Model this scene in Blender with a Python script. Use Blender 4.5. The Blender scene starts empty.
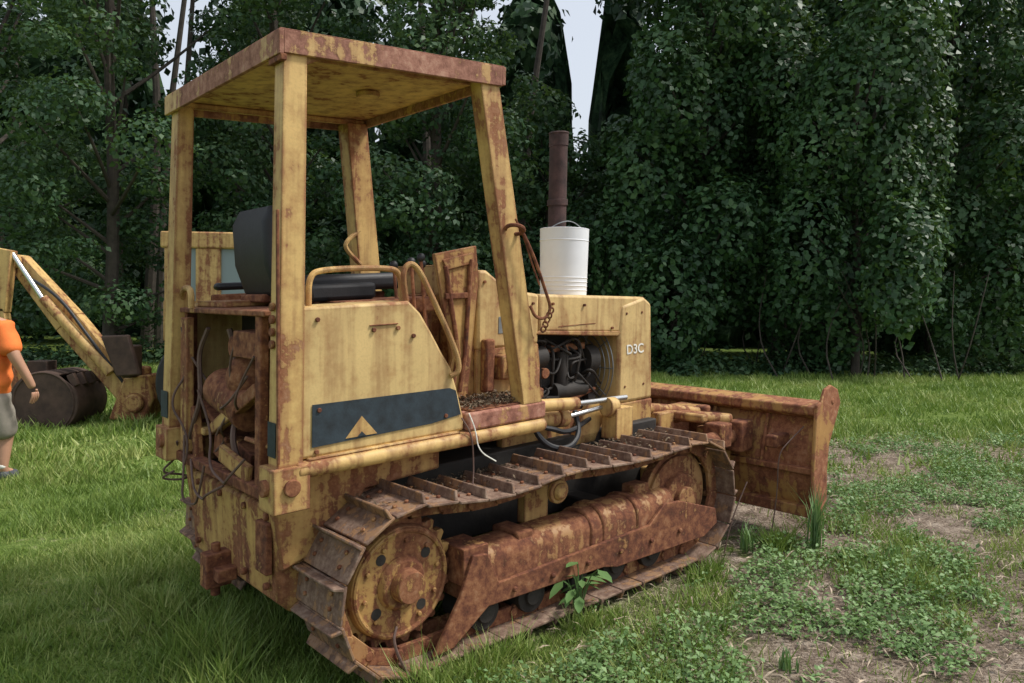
import bpy, bmesh, math, random
import numpy as np
from mathutils import Vector, Matrix
random.seed(7); rng=np.random.default_rng(7)
S=bpy.context.scene; COL=S.collection
S.view_settings.view_transform='Standard'; S.view_settings.look='None'; S.view_settings.exposure=0
OX,OY,SL=-.963,4.058,.067
FX,FY=.769,.639
def gz(X,Y):
    x=(np.asarray(X,float)-OX)*FX+(np.asarray(Y,float)-OY)*FY
    s=np.clip((x+.2)/3.4,0,1)
    return .067*3.2*s+.0*x-0.012
# ---------------------------------------------------------------- materials
def newmat(name):
    m=bpy.data.materials.new(name); m.use_nodes=True; nt=m.node_tree
    return m,nt,nt.nodes['Principled BSDF']
def N(nt,t,**k):
    n=nt.nodes.new(t)
    for a,b in k.items(): setattr(n,a,b)
    return n
def noise(nt,vec,scale,detail=6,rough=.6):
    n=N(nt,'ShaderNodeTexNoise'); n.inputs['Scale'].default_value=scale; n.inputs['Detail'].default_value=detail; n.inputs['Roughness'].default_value=rough
    nt.links.new(vec,n.inputs['Vector']); return n.outputs['Fac']
def mapping(nt,vec,sc):
    m=N(nt,'ShaderNodeMapping'); m.inputs['Scale'].default_value=sc; nt.links.new(vec,m.inputs['Vector']); return m.outputs[0]
def math_(nt,op,a,b=None,clamp=False):
    n=N(nt,'ShaderNodeMath',operation=op,use_clamp=clamp)
    for i,v in enumerate((a,b)):
        if v is None: continue
        if isinstance(v,(int,float)): n.inputs[i].default_value=v
        else: nt.links.new(v,n.inputs[i])
    return n.outputs[0]
def ramp(nt,fac,stops):
    r=N(nt,'ShaderNodeValToRGB'); e=r.color_ramp.elements
    while len(e)<len(stops): e.new(.5)
    for i,(p,c) in enumerate(stops):
        e[i].position=p; e[i].color=(*c,1) if len(c)==3 else c
    nt.links.new(fac,r.inputs[0]); return r.outputs[0]
def mix(nt,fac,a,b,typ='MIX'):
    n=N(nt,'ShaderNodeMix',data_type='RGBA',blend_type=typ)
    for i,v in ((0,fac),(6,a),(7,b)):
        if isinstance(v,(int,float)): n.inputs[i].default_value=v
        elif isinstance(v,tuple): n.inputs[i].default_value=(*v,1)
        else: nt.links.new(v,n.inputs[i])
    return n.outputs[2]
def bump(nt,bs,h,st=.4,dist=.01):
    b=N(nt,'ShaderNodeBump'); b.inputs['Strength'].default_value=st; b.inputs['Distance'].default_value=dist
    nt.links.new(h,b.inputs['Height']); nt.links.new(b.outputs[0],bs.inputs['Normal'])
def paint(name,base,thr,edge=.5,rustcol=None,dirt=.5):
    m,nt,bs=newmat(name)
    tc=N(nt,'ShaderNodeTexCoord').outputs['Object']
    n1=noise(nt,tc,2.6,4,.65); n2=noise(nt,tc,22,5,.7); n3=noise(nt,mapping(nt,tc,(14,14,1.1)),1.0,3,.6); n4=noise(nt,tc,90,2,.7)
    v=math_(nt,'ADD',math_(nt,'MULTIPLY',n1,.40),math_(nt,'MULTIPLY',n3,.30))
    v=math_(nt,'ADD',v,math_(nt,'MULTIPLY',n2,.30))
    if edge>0:
        bv=N(nt,'ShaderNodeBevel',samples=2); bv.inputs['Radius'].default_value=.022
        ge=N(nt,'ShaderNodeNewGeometry')
        d=N(nt,'ShaderNodeVectorMath',operation='DOT_PRODUCT'); nt.links.new(bv.outputs[0],d.inputs[0]); nt.links.new(ge.outputs['Normal'],d.inputs[1])
        e=math_(nt,'MULTIPLY',math_(nt,'SUBTRACT',1.0,d.outputs['Value'],True),edge)
        v=math_(nt,'ADD',v,math_(nt,'MINIMUM',e,.13))
    mask=ramp(nt,v,[(thr-.012,(0,0,0)),(thr+.018,(1,1,1))])
    halo=ramp(nt,v,[(thr-.10,(0,0,0)),(thr+.0,(1,1,1))])
    rc=ramp(nt,math_(nt,'ADD',math_(nt,'MULTIPLY',n2,.6),math_(nt,'MULTIPLY',n1,.4)),rustcol or [(.36,(.05,.022,.014)),(.47,(.14,.05,.028)),(.56,(.25,.105,.05)),(.66,(.33,.18,.10))])
    b2=mix(nt,ramp(nt,n1,[(.35,(0,0,0)),(.7,(1,1,1))]),base,tuple(c*.78 for c in base))
    b2=mix(nt,math_(nt,'MULTIPLY',halo,.62),b2,(.34,.165,.06))
    b2=mix(nt,math_(nt,'MULTIPLY',ramp(nt,n3,[(.47,(0,0,0)),(.64,(1,1,1))]),dirt),b2,(.25,.13,.06))
    b2=mix(nt,math_(nt,'MULTIPLY',ramp(nt,n4,[(.45,(0,0,0)),(.75,(1,1,1))]),.35),b2,tuple(c*.6 for c in base))
    col=mix(nt,mask,b2,rc)
    nt.links.new(col,bs.inputs['Base Color'])
    nt.links.new(math_(nt,'ADD',.55,math_(nt,'MULTIPLY',mask,.35)),bs.inputs['Roughness'])
    h=math_(nt,'ADD',math_(nt,'MULTIPLY',mask,math_(nt,'SUBTRACT',n2,.8)),math_(nt,'MULTIPLY',n4,.15))
    bump(nt,bs,h,.55,.006); bs.inputs['Specular IOR Level'].default_value=.32
    return m
def plain(name,col,rough=.6,metal=0,var=.3,scale=12,bst=.2):
    m,nt,bs=newmat(name); tc=N(nt,'ShaderNodeTexCoord').outputs['Object']
    n=noise(nt,tc,scale,4,.65)
    c=mix(nt,ramp(nt,n,[(.3,(0,0,0)),(.7,(1,1,1))]),tuple(x*(1-var) for x in col),tuple(min(1,x*(1+var)) for x in col))
    nt.links.new(c,bs.inputs['Base Color']); bs.inputs['Roughness'].default_value=rough; bs.inputs['Metallic'].default_value=metal
    bump(nt,bs,noise(nt,tc,scale*6,2),bst,.003); return m
M_yel=paint('faded_yellow_paint',(.66,.445,.17),.552,.75)
M_pan=paint('panel_yellow_paint',(.66,.475,.205),.588,.55,dirt=.42)
M_yr=paint('yellow_rusty',(.56,.36,.13),.503,.8)
M_lip=paint('canopy_lip_paint',(.60,.41,.17),.465,0,[(.36,(.10,.04,.03)),(.47,(.22,.10,.07)),(.56,(.34,.17,.12)),(.66,(.45,.27,.19))])
M_step=paint('step_rust_pink',(.55,.34,.15),.44,0,[(.36,(.14,.055,.04)),(.47,(.30,.13,.09)),(.56,(.42,.21,.15)),(.66,(.48,.30,.21))])
M_rust=paint('rust',(.40,.22,.09),.42,0)
M_under=paint('rusty_undercarriage',(.38,.22,.10),.465,0)
M_sprk=paint('sprocket_rust',(.50,.32,.11),.48,0)
M_track=paint('track_steel',(.26,.175,.12),.47,0,[(.36,(.06,.036,.028)),(.48,(.15,.09,.065)),(.6,(.27,.185,.135)),(.7,(.36,.27,.20))])
M_blade=paint('blade_rust',(.46,.26,.09),.475,0,[(.36,(.07,.027,.018)),(.47,(.19,.07,.038)),(.56,(.31,.13,.065)),(.66,(.39,.22,.13))])
M_dark=plain('dark_mottled',(.024,.02,.017),.75,0,.5,9,.5)  # very dark mottled brown for engine, rollers, underframe and rear compartment
M_bkt=plain('dark_rusty_bucket',(.075,.045,.032),.8,0,.5,5,.5)
M_blk=plain('black_vinyl',(.012,.013,.016),.55,0,.35,20,.3)
M_navy=plain('navy_stripe',(.018,.030,.040),.65,0,.5,14)
M_chrome=plain('chrome_rod',(.6,.62,.62),.25,.9,.1)
M_steel=plain('grey_steel',(.22,.23,.23),.45,.6,.3)
M_white=plain('white_plastic',(.74,.76,.79),.5,0,.05,6,.05)
M_stack=plain('exhaust_rust',(.055,.028,.025),.85,0,.5,14,.5)
M_wire=plain('wire',(.12,.07,.055),.7)
M_text=plain('decal_white',(.8,.78,.7),.6)
M_orange=plain('orange_fabric',(.85,.20,.04),.85,0,.15,7,.6)
M_khaki=plain('khaki_fabric',(.27,.24,.20),.9,0,.2,7,.5)
M_skin=plain('skin',(.46,.25,.16),.55,0,.08,9,.1)
M_hair=plain('hair',(.05,.03,.02),.8)
M_shoe=plain('shoe',(.06,.065,.08),.7)
M_glass,nt,bs=newmat('cab_glass'); bs.inputs['Base Color'].default_value=(.20,.26,.26,1); bs.inputs['Roughness'].default_value=.12
def leafmat(name,dark,mid,light,trans=.3):
    m,nt,bs=newmat(name); out=nt.nodes['Material Output']
    at=N(nt,'ShaderNodeAttribute'); at.attribute_name='rnd'
    c=ramp(nt,at.outputs['Fac'],[(.12,dark),(.5,mid),(.9,light)])
    nt.links.new(c,bs.inputs['Base Color']); bs.inputs['Roughness'].default_value=.5; bs.inputs['Specular IOR Level'].default_value=.35
    if trans>0:
        tr=N(nt,'ShaderNodeBsdfTranslucent'); nt.links.new(mix(nt,.5,c,(.16,.26,.03)),tr.inputs['Color'])
        mx=N(nt,'ShaderNodeMixShader'); mx.inputs[0].default_value=trans
        nt.links.new(bs.outputs[0],mx.inputs[1]); nt.links.new(tr.outputs[0],mx.inputs[2]); nt.links.new(mx.outputs[0],out.inputs['Surface'])
    return m
M_leafA=leafmat('vine_leaves',(.020,.052,.022),(.036,.092,.033),(.075,.15,.05),.15)
M_leafB=leafmat('tree_leaves',(.025,.064,.031),(.050,.11,.048),(.11,.18,.075),.25)
M_leafC=leafmat('far_leaves',(.020,.05,.026),(.038,.082,.038),(.07,.12,.05),0)
M_grass=leafmat('grass_blades',(.10,.175,.03),(.19,.29,.055),(.36,.41,.13),.25)
M_weed=leafmat('weed_leaves',(.09,.18,.055),(.15,.26,.085),(.23,.35,.14),.2)
M_bark=plain('bark',(.055,.045,.036),.9,0,.4,8,.8)
M_ground,nt,bs=newmat('lawn_soil')
pos=N(nt,'ShaderNodeNewGeometry').outputs['Position']
a=noise(nt,pos,.6,3,.6); b=noise(nt,pos,9,4,.7); c2=noise(nt,pos,60,3,.75)
sep=N(nt,'ShaderNodeSeparateXYZ'); nt.links.new(pos,sep.inputs[0])
rx=math_(nt,'MULTIPLY',math_(nt,'ADD',sep.outputs['X'],.4),.6,True)
ry=math_(nt,'MULTIPLY',math_(nt,'SUBTRACT',10.5,sep.outputs['Y']),.4,True)
worn=math_(nt,'MULTIPLY',rx,ry)
bc_=math_(nt,'ADD',math_(nt,'MULTIPLY',b,.5),math_(nt,'MULTIPLY',c2,.5))
soil=ramp(nt,bc_,[(.36,(.07,.05,.036)),(.5,(.22,.17,.13)),(.62,(.42,.35,.28))])
grn=ramp(nt,bc_,[(.36,(.05,.085,.02)),(.5,(.14,.21,.045)),(.66,(.25,.31,.09))])
wm=math_(nt,'MULTIPLY',worn,ramp(nt,math_(nt,'ADD',math_(nt,'MULTIPLY',a,.5),math_(nt,'MULTIPLY',b,.5)),[(.36,(0,0,0)),(.46,(1,1,1))]))
base_soil=math_(nt,'ADD',wm,ramp(nt,math_(nt,'ADD',math_(nt,'MULTIPLY',a,.6),math_(nt,'MULTIPLY',b,.4)),[(.56,(0,0,0)),(.66,(.6,.6,.6))]),True)
nt.links.new(mix(nt,base_soil,grn,soil),bs.inputs['Base Color']); bs.inputs['Roughness'].default_value=.95; bs.inputs['Specular IOR Level'].default_value=.1
bump(nt,bs,bc_,1,.05)
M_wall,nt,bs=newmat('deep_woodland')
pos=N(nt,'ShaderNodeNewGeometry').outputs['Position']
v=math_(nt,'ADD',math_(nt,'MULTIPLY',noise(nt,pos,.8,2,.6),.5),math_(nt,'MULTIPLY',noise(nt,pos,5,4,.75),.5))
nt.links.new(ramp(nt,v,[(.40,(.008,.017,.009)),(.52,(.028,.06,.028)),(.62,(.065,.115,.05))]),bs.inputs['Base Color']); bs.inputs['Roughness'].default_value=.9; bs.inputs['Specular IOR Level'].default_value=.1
# ---------------------------------------------------------------- mesh helpers
def empty(name,loc=(0,0,0),rz=0):
    o=bpy.data.objects.new(name,None); o.location=loc; o.rotation_euler=(0,0,rz); COL.objects.link(o); return o
class Part:
    def __init__(s,name,mat,parent,bevel=.006,shear=0,segs=2):
        s.n,s.m,s.p,s.b,s.sh,s.sg=name,mat,parent,bevel,shear,segs; s.V=[];s.F=[]
    def add(s,v,f):
        k=len(s.V); s.V+= [tuple(x) for x in v]; s.F+=[tuple(i+k for i in q) for q in f]; return s
    def box(s,x0,x1,y0,y1,z0,z1,rot=None,c=None):
        v=[(x,y,z) for x in (x0,x1) for y in (y0,y1) for z in (z0,z1)]
        if rot:
            ax,an=rot; cc=Vector(c) if c else Vector(((x0+x1)/2,(y0+y1)/2,(z0+z1)/2)); R=Matrix.Rotation(math.radians(an),3,ax)
            v=[tuple(R@(Vector(q)-cc)+cc) for q in v]
        return s.add(v,[(0,1,3,2),(4,6,7,5),(0,4,5,1),(2,3,7,6),(0,2,6,4),(1,5,7,3)])
    def ext(s,pts,a0,a1,axis='y'):
        n=len(pts)
        def mk(p,a): return (p[0],a,p[1]) if axis=='y' else ((a,p[0],p[1]) if axis=='x' else (p[0],p[1],a))
        v=[mk(p,a0) for p in pts]+[mk(p,a1) for p in pts]
        f=[tuple(range(n)),tuple(range(2*n-1,n-1,-1))]+[(i,i+n,(i+1)%n+n,(i+1)%n) for i in range(n)]
        return s.add(v,f)
    def frust(s,p0,p1,r0,r1=None,n=24,caps=True):
        r1=r0 if r1 is None else r1
        p0,p1=Vector(p0),Vector(p1); d=(p1-p0).normalized(); a=d.orthogonal().normalized(); b=d.cross(a)
        v=[]
        for p,r in ((p0,r0),(p1,r1)):
            v+=[tuple(p+(a*math.cos(t)+b*math.sin(t))*r) for t in [2*math.pi*i/n for i in range(n)]]
        f=[(i,(i+1)%n,(i+1)%n+n,i+n) for i in range(n)]
        if caps: f+=[tuple(range(n-1,-1,-1)),tuple(range(n,2*n))]
        return s.add(v,f)
    def tube(s,pts,r,n=10,smooth=3):
        P=[Vector(p) for p in pts]
        for _ in range(smooth if len(P)>2 else 0):
            Q=[P[0]]
            for i in range(len(P)-1): Q+=[P[i].lerp(P[i+1],.25),P[i].lerp(P[i+1],.75)]
            Q.append(P[-1]); P=Q
        rr=r if hasattr(r,'__len__') else [r,r]
        v=[];f=[]; up=None
        for i,p in enumerate(P):
            t=(P[min(i+1,len(P)-1)]-P[max(i-1,0)]).normalized()
            if up is None: up=t.orthogonal().normalized()
            up=(up-t*up.dot(t)).normalized(); b=t.cross(up)
            R=rr[0]+(rr[1]-rr[0])*i/(len(P)-1)
            v+=[tuple(p+(up*math.cos(a)+b*math.sin(a))*R) for a in [2*math.pi*j/n for j in range(n)]]
        for i in range(len(P)-1):
            f+=[(i*n+j,i*n+(j+1)%n,(i+1)*n+(j+1)%n,(i+1)*n+j) for j in range(n)]
        f+=[tuple(range(n-1,-1,-1)),tuple(range(len(v)-n,len(v)))]
        return s.add(v,f)
    def torus(s,c,axis,R,r,n=32,m=8):
        c=Vector(c);d=Vector(axis).normalized();a=d.orthogonal().normalized();b=d.cross(a);v=[];f=[]
        for i in range(n):
            t=2*math.pi*i/n; q=a*math.cos(t)+b*math.sin(t)
            for j in range(m):
                u=2*math.pi*j/m; v.append(tuple(c+q*(R+r*math.cos(u))+d*r*math.sin(u)))
        for i in range(n):
            for j in range(m): f.append((i*m+j,((i+1)%n)*m+j,((i+1)%n)*m+(j+1)%m,i*m+(j+1)%m))
        return s.add(v,f)
    def ball(s,c,r,n=12,sz=1):
        v=[];f=[]
        for i in range(n+1):
            th=math.pi*i/n
            for j in range(2*n):
                ph=math.pi*j/n; v.append((c[0]+r*math.sin(th)*math.cos(ph),c[1]+r*math.sin(th)*math.sin(ph),c[2]+r*sz*math.cos(th)))
        for i in range(n):
            for j in range(2*n): f.append((i*2*n+j,(i+1)*2*n+j,(i+1)*2*n+(j+1)%(2*n),i*2*n+(j+1)%(2*n)))
        return s.add(v,f)
    def done(s):
        me=bpy.data.meshes.new(s.n)
        me.from_pydata([(x,y,z+s.sh*x) for x,y,z in s.V],[],s.F)
        bm=bmesh.new(); bm.from_mesh(me); bmesh.ops.recalc_face_normals(bm,faces=bm.faces); bm.to_mesh(me); bm.free()
        me.polygons.foreach_set('use_smooth',[True]*len(me.polygons)); me.set_sharp_from_angle(angle=math.radians(32))
        me.materials.append(s.m)
        o=bpy.data.objects.new(s.n,me); COL.objects.link(o)
        if s.p: o.parent=s.p
        if s.b>0:
            b=o.modifiers.new('b','BEVEL'); b.width=s.b; b.segments=s.sg; b.limit_method='ANGLE'; b.angle_limit=math.radians(50)
        return o
# ================================================================= BULLDOZER
DZ=empty('bulldozer',(OX,OY,0),math.atan2(FY,FX))
def D(name,mat,bevel=.006): return Part(name,mat,DZ,bevel,SL)
def track_path():
    P=[]
    for i in range(60): P.append((1.88*i/60,.055))
    for i in range(40):
        a=-math.pi/2+math.pi*i/40; P.append((1.88+.335*math.cos(a),.39+.335*math.sin(a)))
    for i in range(60):
        t=i/60; x=1.88*(1-t); sag=-.035*math.sin(math.pi*min(1,(1-t)*2))**2 if t>.5 else -.02*math.sin(math.pi*t*2)**2
        P.append((x,.725+.03*t+sag))
    for i in range(40):
        a=math.pi/2+math.pi*i/40; P.append((.35*math.cos(a),.405+.35*math.sin(a)))
    return P
TP=track_path()
def resample(P,n):
    P=P+[P[0]]; d=[0]
    for i in range(len(P)-1): d.append(d[-1]+math.dist(P[i],P[i+1]))
    out=[]
    for k in range(n):
        s=d[-1]*(k+.35)/n; i=max(j for j in range(len(d)) if d[j]<=s); i=min(i,len(P)-2); t=(s-d[i])/(d[i+1]-d[i]+1e-9)
        out.append((P[i][0]+(P[i+1][0]-P[i][0])*t,P[i][1]+(P[i+1][1]-P[i][1])*t))
    return out,d[-1]
for sgn,nm in ((-1,'right'),(1,'left')):
    yc=.73*sgn
    pts,Lp=resample(TP,37); n=len(pts); pitch=Lp/n
    sh=D('track_shoes_'+nm,M_track,.004); ch=D('track_chain_'+nm,M_under,.004)
    for k in range(n):
        p=Vector((pts[k][0],0,pts[k][1])); a=pts[k-1]; b=pts[(k+1)%n]
        t=Vector((b[0]-a[0],0,b[1]-a[1])).normalized(); o=Vector((t.z,0,-t.x))
        jy=random.uniform(-.006,.006); tl=random.uniform(-.04,.04)
        def W(u,y,w): 
            q=p+t*u+o*(w+u*tl); return (q.x,yc+y+jy,q.z)
        def bx(P_,u0,u1,y0,y1,w0,w1,ch_=0):
            v=[W(u,y,w) for u in (u0,u1) for y in (y0,y1) for w in (w0,w1)]
            P_.add(v,[(0,1,3,2),(4,6,7,5),(0,4,5,1),(2,3,7,6),(0,2,6,4),(1,5,7,3)])
        hl=pitch*.49
        bx(sh,-hl,hl*.98,-.2,.2,-.007,.007)
        gv=[W(u,y,w) for u,y,w in ((-hl+.004,-.2,.006),(-hl+.004,.2,.006),(-hl+.004,.185,.05),(-hl+.004,-.185,.05),(-hl+.022,-.2,.006),(-hl+.022,.2,.006),(-hl+.016,.185,.05),(-hl+.016,-.185,.05))]
        sh.add(gv,[(0,1,2,3),(7,6,5,4),(0,4,5,1),(1,5,6,2),(2,6,7,3),(3,7,4,0)])
        for yy in (-.075,.05):
            bx(ch,-hl*.98,hl*.98,yy,yy+.025,-.075,-.006)
        q0=W(-hl,-.085,-.045);q1=W(-hl,.085,-.045); ch.frust(q0,q1,.022,n=10)
        for yy in (-.11,.11):
            for uu in (-.03,.03): ch.frust(W(uu,yy,.005),W(uu,yy,.018),.011,n=6)
    sh.done(); ch.done()
    sp=D('sprocket_'+nm,M_sprk,.004); T=[]
    nt_=22
    for i in range(nt_*4):
        a=2*math.pi*i/(nt_*4); r=.292 if i%4 in (0,1) else .262; T.append((r*math.cos(a),.405+r*math.sin(a)))
    sp.ext(T,yc-.025,yc+.025)
    yo=yc+sgn*.025
    sp.frust((0,yo,.405),(0,yo+sgn*.035,.405),.25,.24,n=48); sp.torus((0,yo+sgn*.035,.405),(0,1,0),.225,.012,48,8)
    sp.done()
    hb=D('final_drive_hub_'+nm,M_sprk,.004)
    hb.frust((0,yo+sgn*.035,.405),(0,yo+sgn*.065,.405),.12,.10,n=40); hb.frust((0,yo+sgn*.065,.405),(0,yo+sgn*.125,.405),.075,.068,n=32)
    for i in range(10):
        a=2*math.pi*i/10+.2; cx,cz=.185*math.cos(a),.405+.185*math.sin(a)
        hb.frust((cx,yo+sgn*.034,cz),(cx,yo+sgn*.048,cz),.012,n=6)
    hb.done()
    ho=D('sprocket_painted_holes_'+nm,M_dark,0)  # thin dark discs on the face; shade of the holes put in as colour
    for i in range(4):
        a=2*math.pi*i/4+.7; cx,cz=.160*math.cos(a),.405+.160*math.sin(a)
        ho.frust((cx,yo+sgn*.03,cz),(cx,yo+sgn*.0365,cz),.024,n=20)
    ho.done()
    idl=D('idler_'+nm,M_under,.004)
    idl.frust((1.87,yc-.03,.395),(1.87,yc+.03,.395),.27,n=48); idl.frust((1.87,yc-.05,.395),(1.87,yc+.05,.395),.24,n=48)
    idl.frust((1.87,yc,.395),(1.87,yc+sgn*.085,.395),.16,.14,n=32); idl.frust((1.87,yc,.395),(1.87,yc+sgn*.12,.395),.07,n=24)
    idl.done()
    ro=D('bottom_rollers_'+nm,M_dark,.003)
    for i in range(5):
        x=.42+.29*i
        ro.frust((x,yc-.11,.165),(x,yc+.11,.165),.085,n=24); ro.frust((x,yc-.13,.165),(x,yc+.13,.165),.045,n=16)
    ro.done()
    cr=D('carrier_roller_'+nm,M_yr,.005)
    cr.frust((.88,yc-.08,.635),(.88,yc+sgn*.11,.635),.06,n=24); cr.frust((.88,yc+sgn*.11,.635),(.88,yc+sgn*.135,.635),.045,.03,n=20)
    cr.box(.80,.96,yc-sgn*.12,yc-sgn*.06,.45,.66); cr.done()
    fr=D('track_frame_'+nm,M_under,.012)
    def prof(w,z0,z1,c):
        ya,yb=yc-sgn*w,yc+sgn*(w+.02)
        Q=[(ya,z0),(ya,z1-c)]
        for i in range(7): t=math.pi*i/6/2; Q.append((ya+sgn*c*(1-math.cos(t)),z1-c+c*math.sin(t)))
        for i in range(7): t=math.pi/2-math.pi*i/6/2; Q.append((yb-sgn*c*(1-math.cos(t)),z1-c+c*math.sin(t)))
        Q.append((yb,z0)); return Q
    fr.ext(prof(.11,.245,.47,.08),.30,1.30,'x'); fr.ext(prof(.12,.235,.49,.11),1.08,1.74,'x')
    fr.ext(prof(.125,.24,.50,.10),1.16,1.22,'x'); fr.ext(prof(.128,.24,.50,.11),1.42,1.455,'x')
    fr.box(1.50,1.62,yc-.05,yc+.05,.44,.53); fr.box(.62,.72,yc-.1,yc+.1,.44,.485)
    fr.done()
    gd=D('track_guard_'+nm,M_rust,.005)
    yg=yc+sgn*.145
    gd.ext([(.10,.075),(.21,.085),(.40,.215),(1.15,.20),(1.25,.175),(1.98,.165),(2.10,.22),(2.08,.31),(1.75,.42),(1.62,.43),(1.5,.34),(.46,.31),(.39,.46),(.31,.47),(.24,.30)],yg,yg+sgn*.022)
    for i in range(6): gd.frust((.55+.24*i,yg+sgn*.02,.255),(.55+.24*i,yg+sgn*.036,.255),.014,n=6)
    gd.box(.27,.41,yc-sgn*.05,yg,.33,.50)
    gd.done()
u=D('under_frame',M_dark,.01); u.box(-.3,2.1,-.42,.42,.36,.78); u.box(.2,.32,-.7,.7,.34,.46); u.box(1.3,1.42,-.7,.7,.36,.46); u.done()
r=D('rear_case',M_yr,.02)
r.ext([(-.44,.36),(-.46,.76),(.05,.78),(.05,.45),(-.1,.33),(-.38,.30)],-.53,.53); r.done()
r=D('rear_case_details',M_rust,.006)
r.box(-.485,-.455,-.50,-.38,.48,.70); r.box(-.53,-.44,-.07,.17,.34,.40); r.box(-.56,-.44,0,.09,.30,.46); r.frust((-.50,.05,.25),(-.50,.05,.50),.022)
for yy in (-.45,-.2,.1,.4):
    for zz in (.42,.72): r.frust((-.45,yy,zz),(-.475,yy,zz),.018,n=6)
r.done()
f=D('side_frame',M_yr,.01)
for s in (-1,1):
    f.ext([(-.44,.50),(-.50,.93),(.35,.93),(.35,.80),(-.05,.78),(-.15,.60)],s*.56,s*.50)
f.done()
for s,nm in ((-1,'right'),(1,'left')):
    t=D('tank_panel_'+nm,M_pan,.014)
    t.ext([(-.43,.995),(-.43,1.615),(.08,1.615),(.14,1.56),(.20,1.47),(.255,1.38),(.31,1.30),(.345,1.2),(.39,1.05),(.39,.995)],s*.70,s*(.44 if s<0 else .56)); t.done()
    fe=D('fender_'+nm,M_yel,.012)
    fe.box(-.45,.88,s*.36,s*.705,.955,.99); fe.tube([(-.45,s*.705,.955),(.88,s*.705,.955)],.034,14)
    fe.box(-.40,.36,s*.66,s*.715,.985,1.00)
    fe.done()
    fb=D('step_box_'+nm,M_step,.012)
    fb.box(.40,.885,s*.38,s*.722,.99,1.075); fb.done()
st=D('side_stripe',M_navy,0); st.ext([(-.38,1.215),(.30,1.205),(.335,1.19),(.365,1.075),(.20,1.055),(-.38,1.04)],-.703,-.7055); st.done()
lg=D('triangle_decal',M_yel,0); lg.ext([(-.23,1.055),(-.155,1.14),(-.08,1.055)],-.7065,-.7085); lg.done()
lg=D('triangle_decal_notch',M_navy,0); lg.ext([(-.175,1.055),(-.155,1.075),(-.135,1.055)],-.7095,-.7105); lg.done()
bl=D('panel_fittings',M_rust,.002)
for x,z in ((-.35,1.19),(-.10,1.50),(.02,1.50),(.10,1.46),(-.36,1.56),(.28,1.08),(-.36,1.02)): bl.frust((x,-.70,z),(x,-.712,z),.010,n=8)
bl.box(-.12,.02,-.708,-.70,1.517,1.522); bl.done()
ds=D('rear_post_decal',M_navy,0); ds.box(-.5325,-.5305,-.695,-.62,1.02,1.16); ds.box(-.534,-.532,.67,.78,1.02,1.16); ds.done()
dk=D('operator_deck',M_rust,.006)
dk.box(-.1,.95,-.60,.60,.99,1.06); dk.box(.43,.86,-.70,-.42,1.075,1.083); dk.done()
rc=D('rear_compartment',M_dark,.006)
rc.box(-.18,-.1,-.55,.6,.78,1.60); rc.box(-.42,-.1,-.52,.6,.76,.80); rc.done()
rc=D('rear_brackets',M_rust,.006)
rc.box(-.50,-.44,-.60,.66,.80,.85); rc.box(-.47,-.2,.56,.60,.80,1.58); rc.box(-.50,-.12,-.5,.58,1.575,1.60); rc.box(-.40,-.2,-.1,.36,.80,.98,('X',14)); rc.box(-.43,-.36,.1,.5,1.02,1.05,('X',22)); rc.box(-.46,-.22,-.35,-.05,1.38,1.50)
rc.box(-.49,-.45,-.44,-.38,.80,1.58); rc.box(-.48,-.44,.40,.46,.80,1.10,('X',-12))
rc.frust((-.38,-.1,1.12),(-.38,.3,1.2),.10,n=20); rc.frust((-.44,.02,1.42),(-.30,.02,1.42),.05); rc.ball((-.33,.02,1.27),.13); rc.done()
rc=D('rear_yellow_brackets',M_yr,.006); rc.box(-.50,-.46,.47,.57,.86,1.55); rc.box(-.47,-.25,-.5,-.2,.98,1.0,('Y',18)); rc.box(-.42,-.15,.15,.55,1.60,1.63); rc.box(-.49,-.46,-.30,.05,.86,.94,('X',8)); rc.box(-.47,-.42,-.35,.25,1.10,1.16,('X',-24)); rc.done()
w=D('loose_wires',M_wire,0)
def rw(a,b,sag,n=5,r=.006,j=.06):
    P=[]
    for i in range(n+1):
        t=i/n; P.append((a[0]+(b[0]-a[0])*t+random.uniform(-j,j)*(0<i<n),a[1]+(b[1]-a[1])*t+random.uniform(-j,j)*(0<i<n),a[2]+(b[2]-a[2])*t-sag*4*t*(1-t)))
    w.tube(P,r,6)
rw((-.5,.55,1.5),(-.52,.45,.8),.1); rw((-.5,.5,.95),(-.52,.15,.85),.28); rw((-.5,.3,1.2),(-.5,-.3,.95),.25); rw((-.48,.45,1.35),(-.45,-.2,1.3),.2)
rw((-.5,.62,.9),(-.52,.60,.75),.12,6,.006,.1); rw((-.45,-.1,1.5),(-.45,.2,.9),.1); rw((-.48,-.35,1.4),(-.48,.1,1.0),.05); rw((-.50,.4,.84),(-.52,-.1,.80),.12)
rw((-.45,.3,1.5),(-.48,.5,.9),.0,5,.012); rw((-.42,.1,1.5),(-.42,-.1,.85),.0,5,.014); w.tube([(.36,-.72,1.06),(.40,-.75,.98),(.42,-.74,.82),(.40,-.76,.75)],.004,6)
w.tube([(-.02,-.98,.02),(-.1,-.99,.12),(-.15,-.97,.25),(-.12,-.95,.3)],.006,6); w.tube([(2.62,-.93,.05),(2.64,-.95,.3),(2.60,-.97,.55),(2.66,-1.0,.62),(2.80,-1.02,.70)],.004,6); w.tube([(2.1,-.95,.05),(2.14,-.97,.25),(2.25,-.99,.45)],.004,6)
w.done()
ww=D('white_cord',M_text,0); ww.tube([(.39,-.735,1.08),(.42,-.75,1.0),(.43,-.76,.9),(.52,-.78,.84)],.003,6); ww.done()
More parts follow.
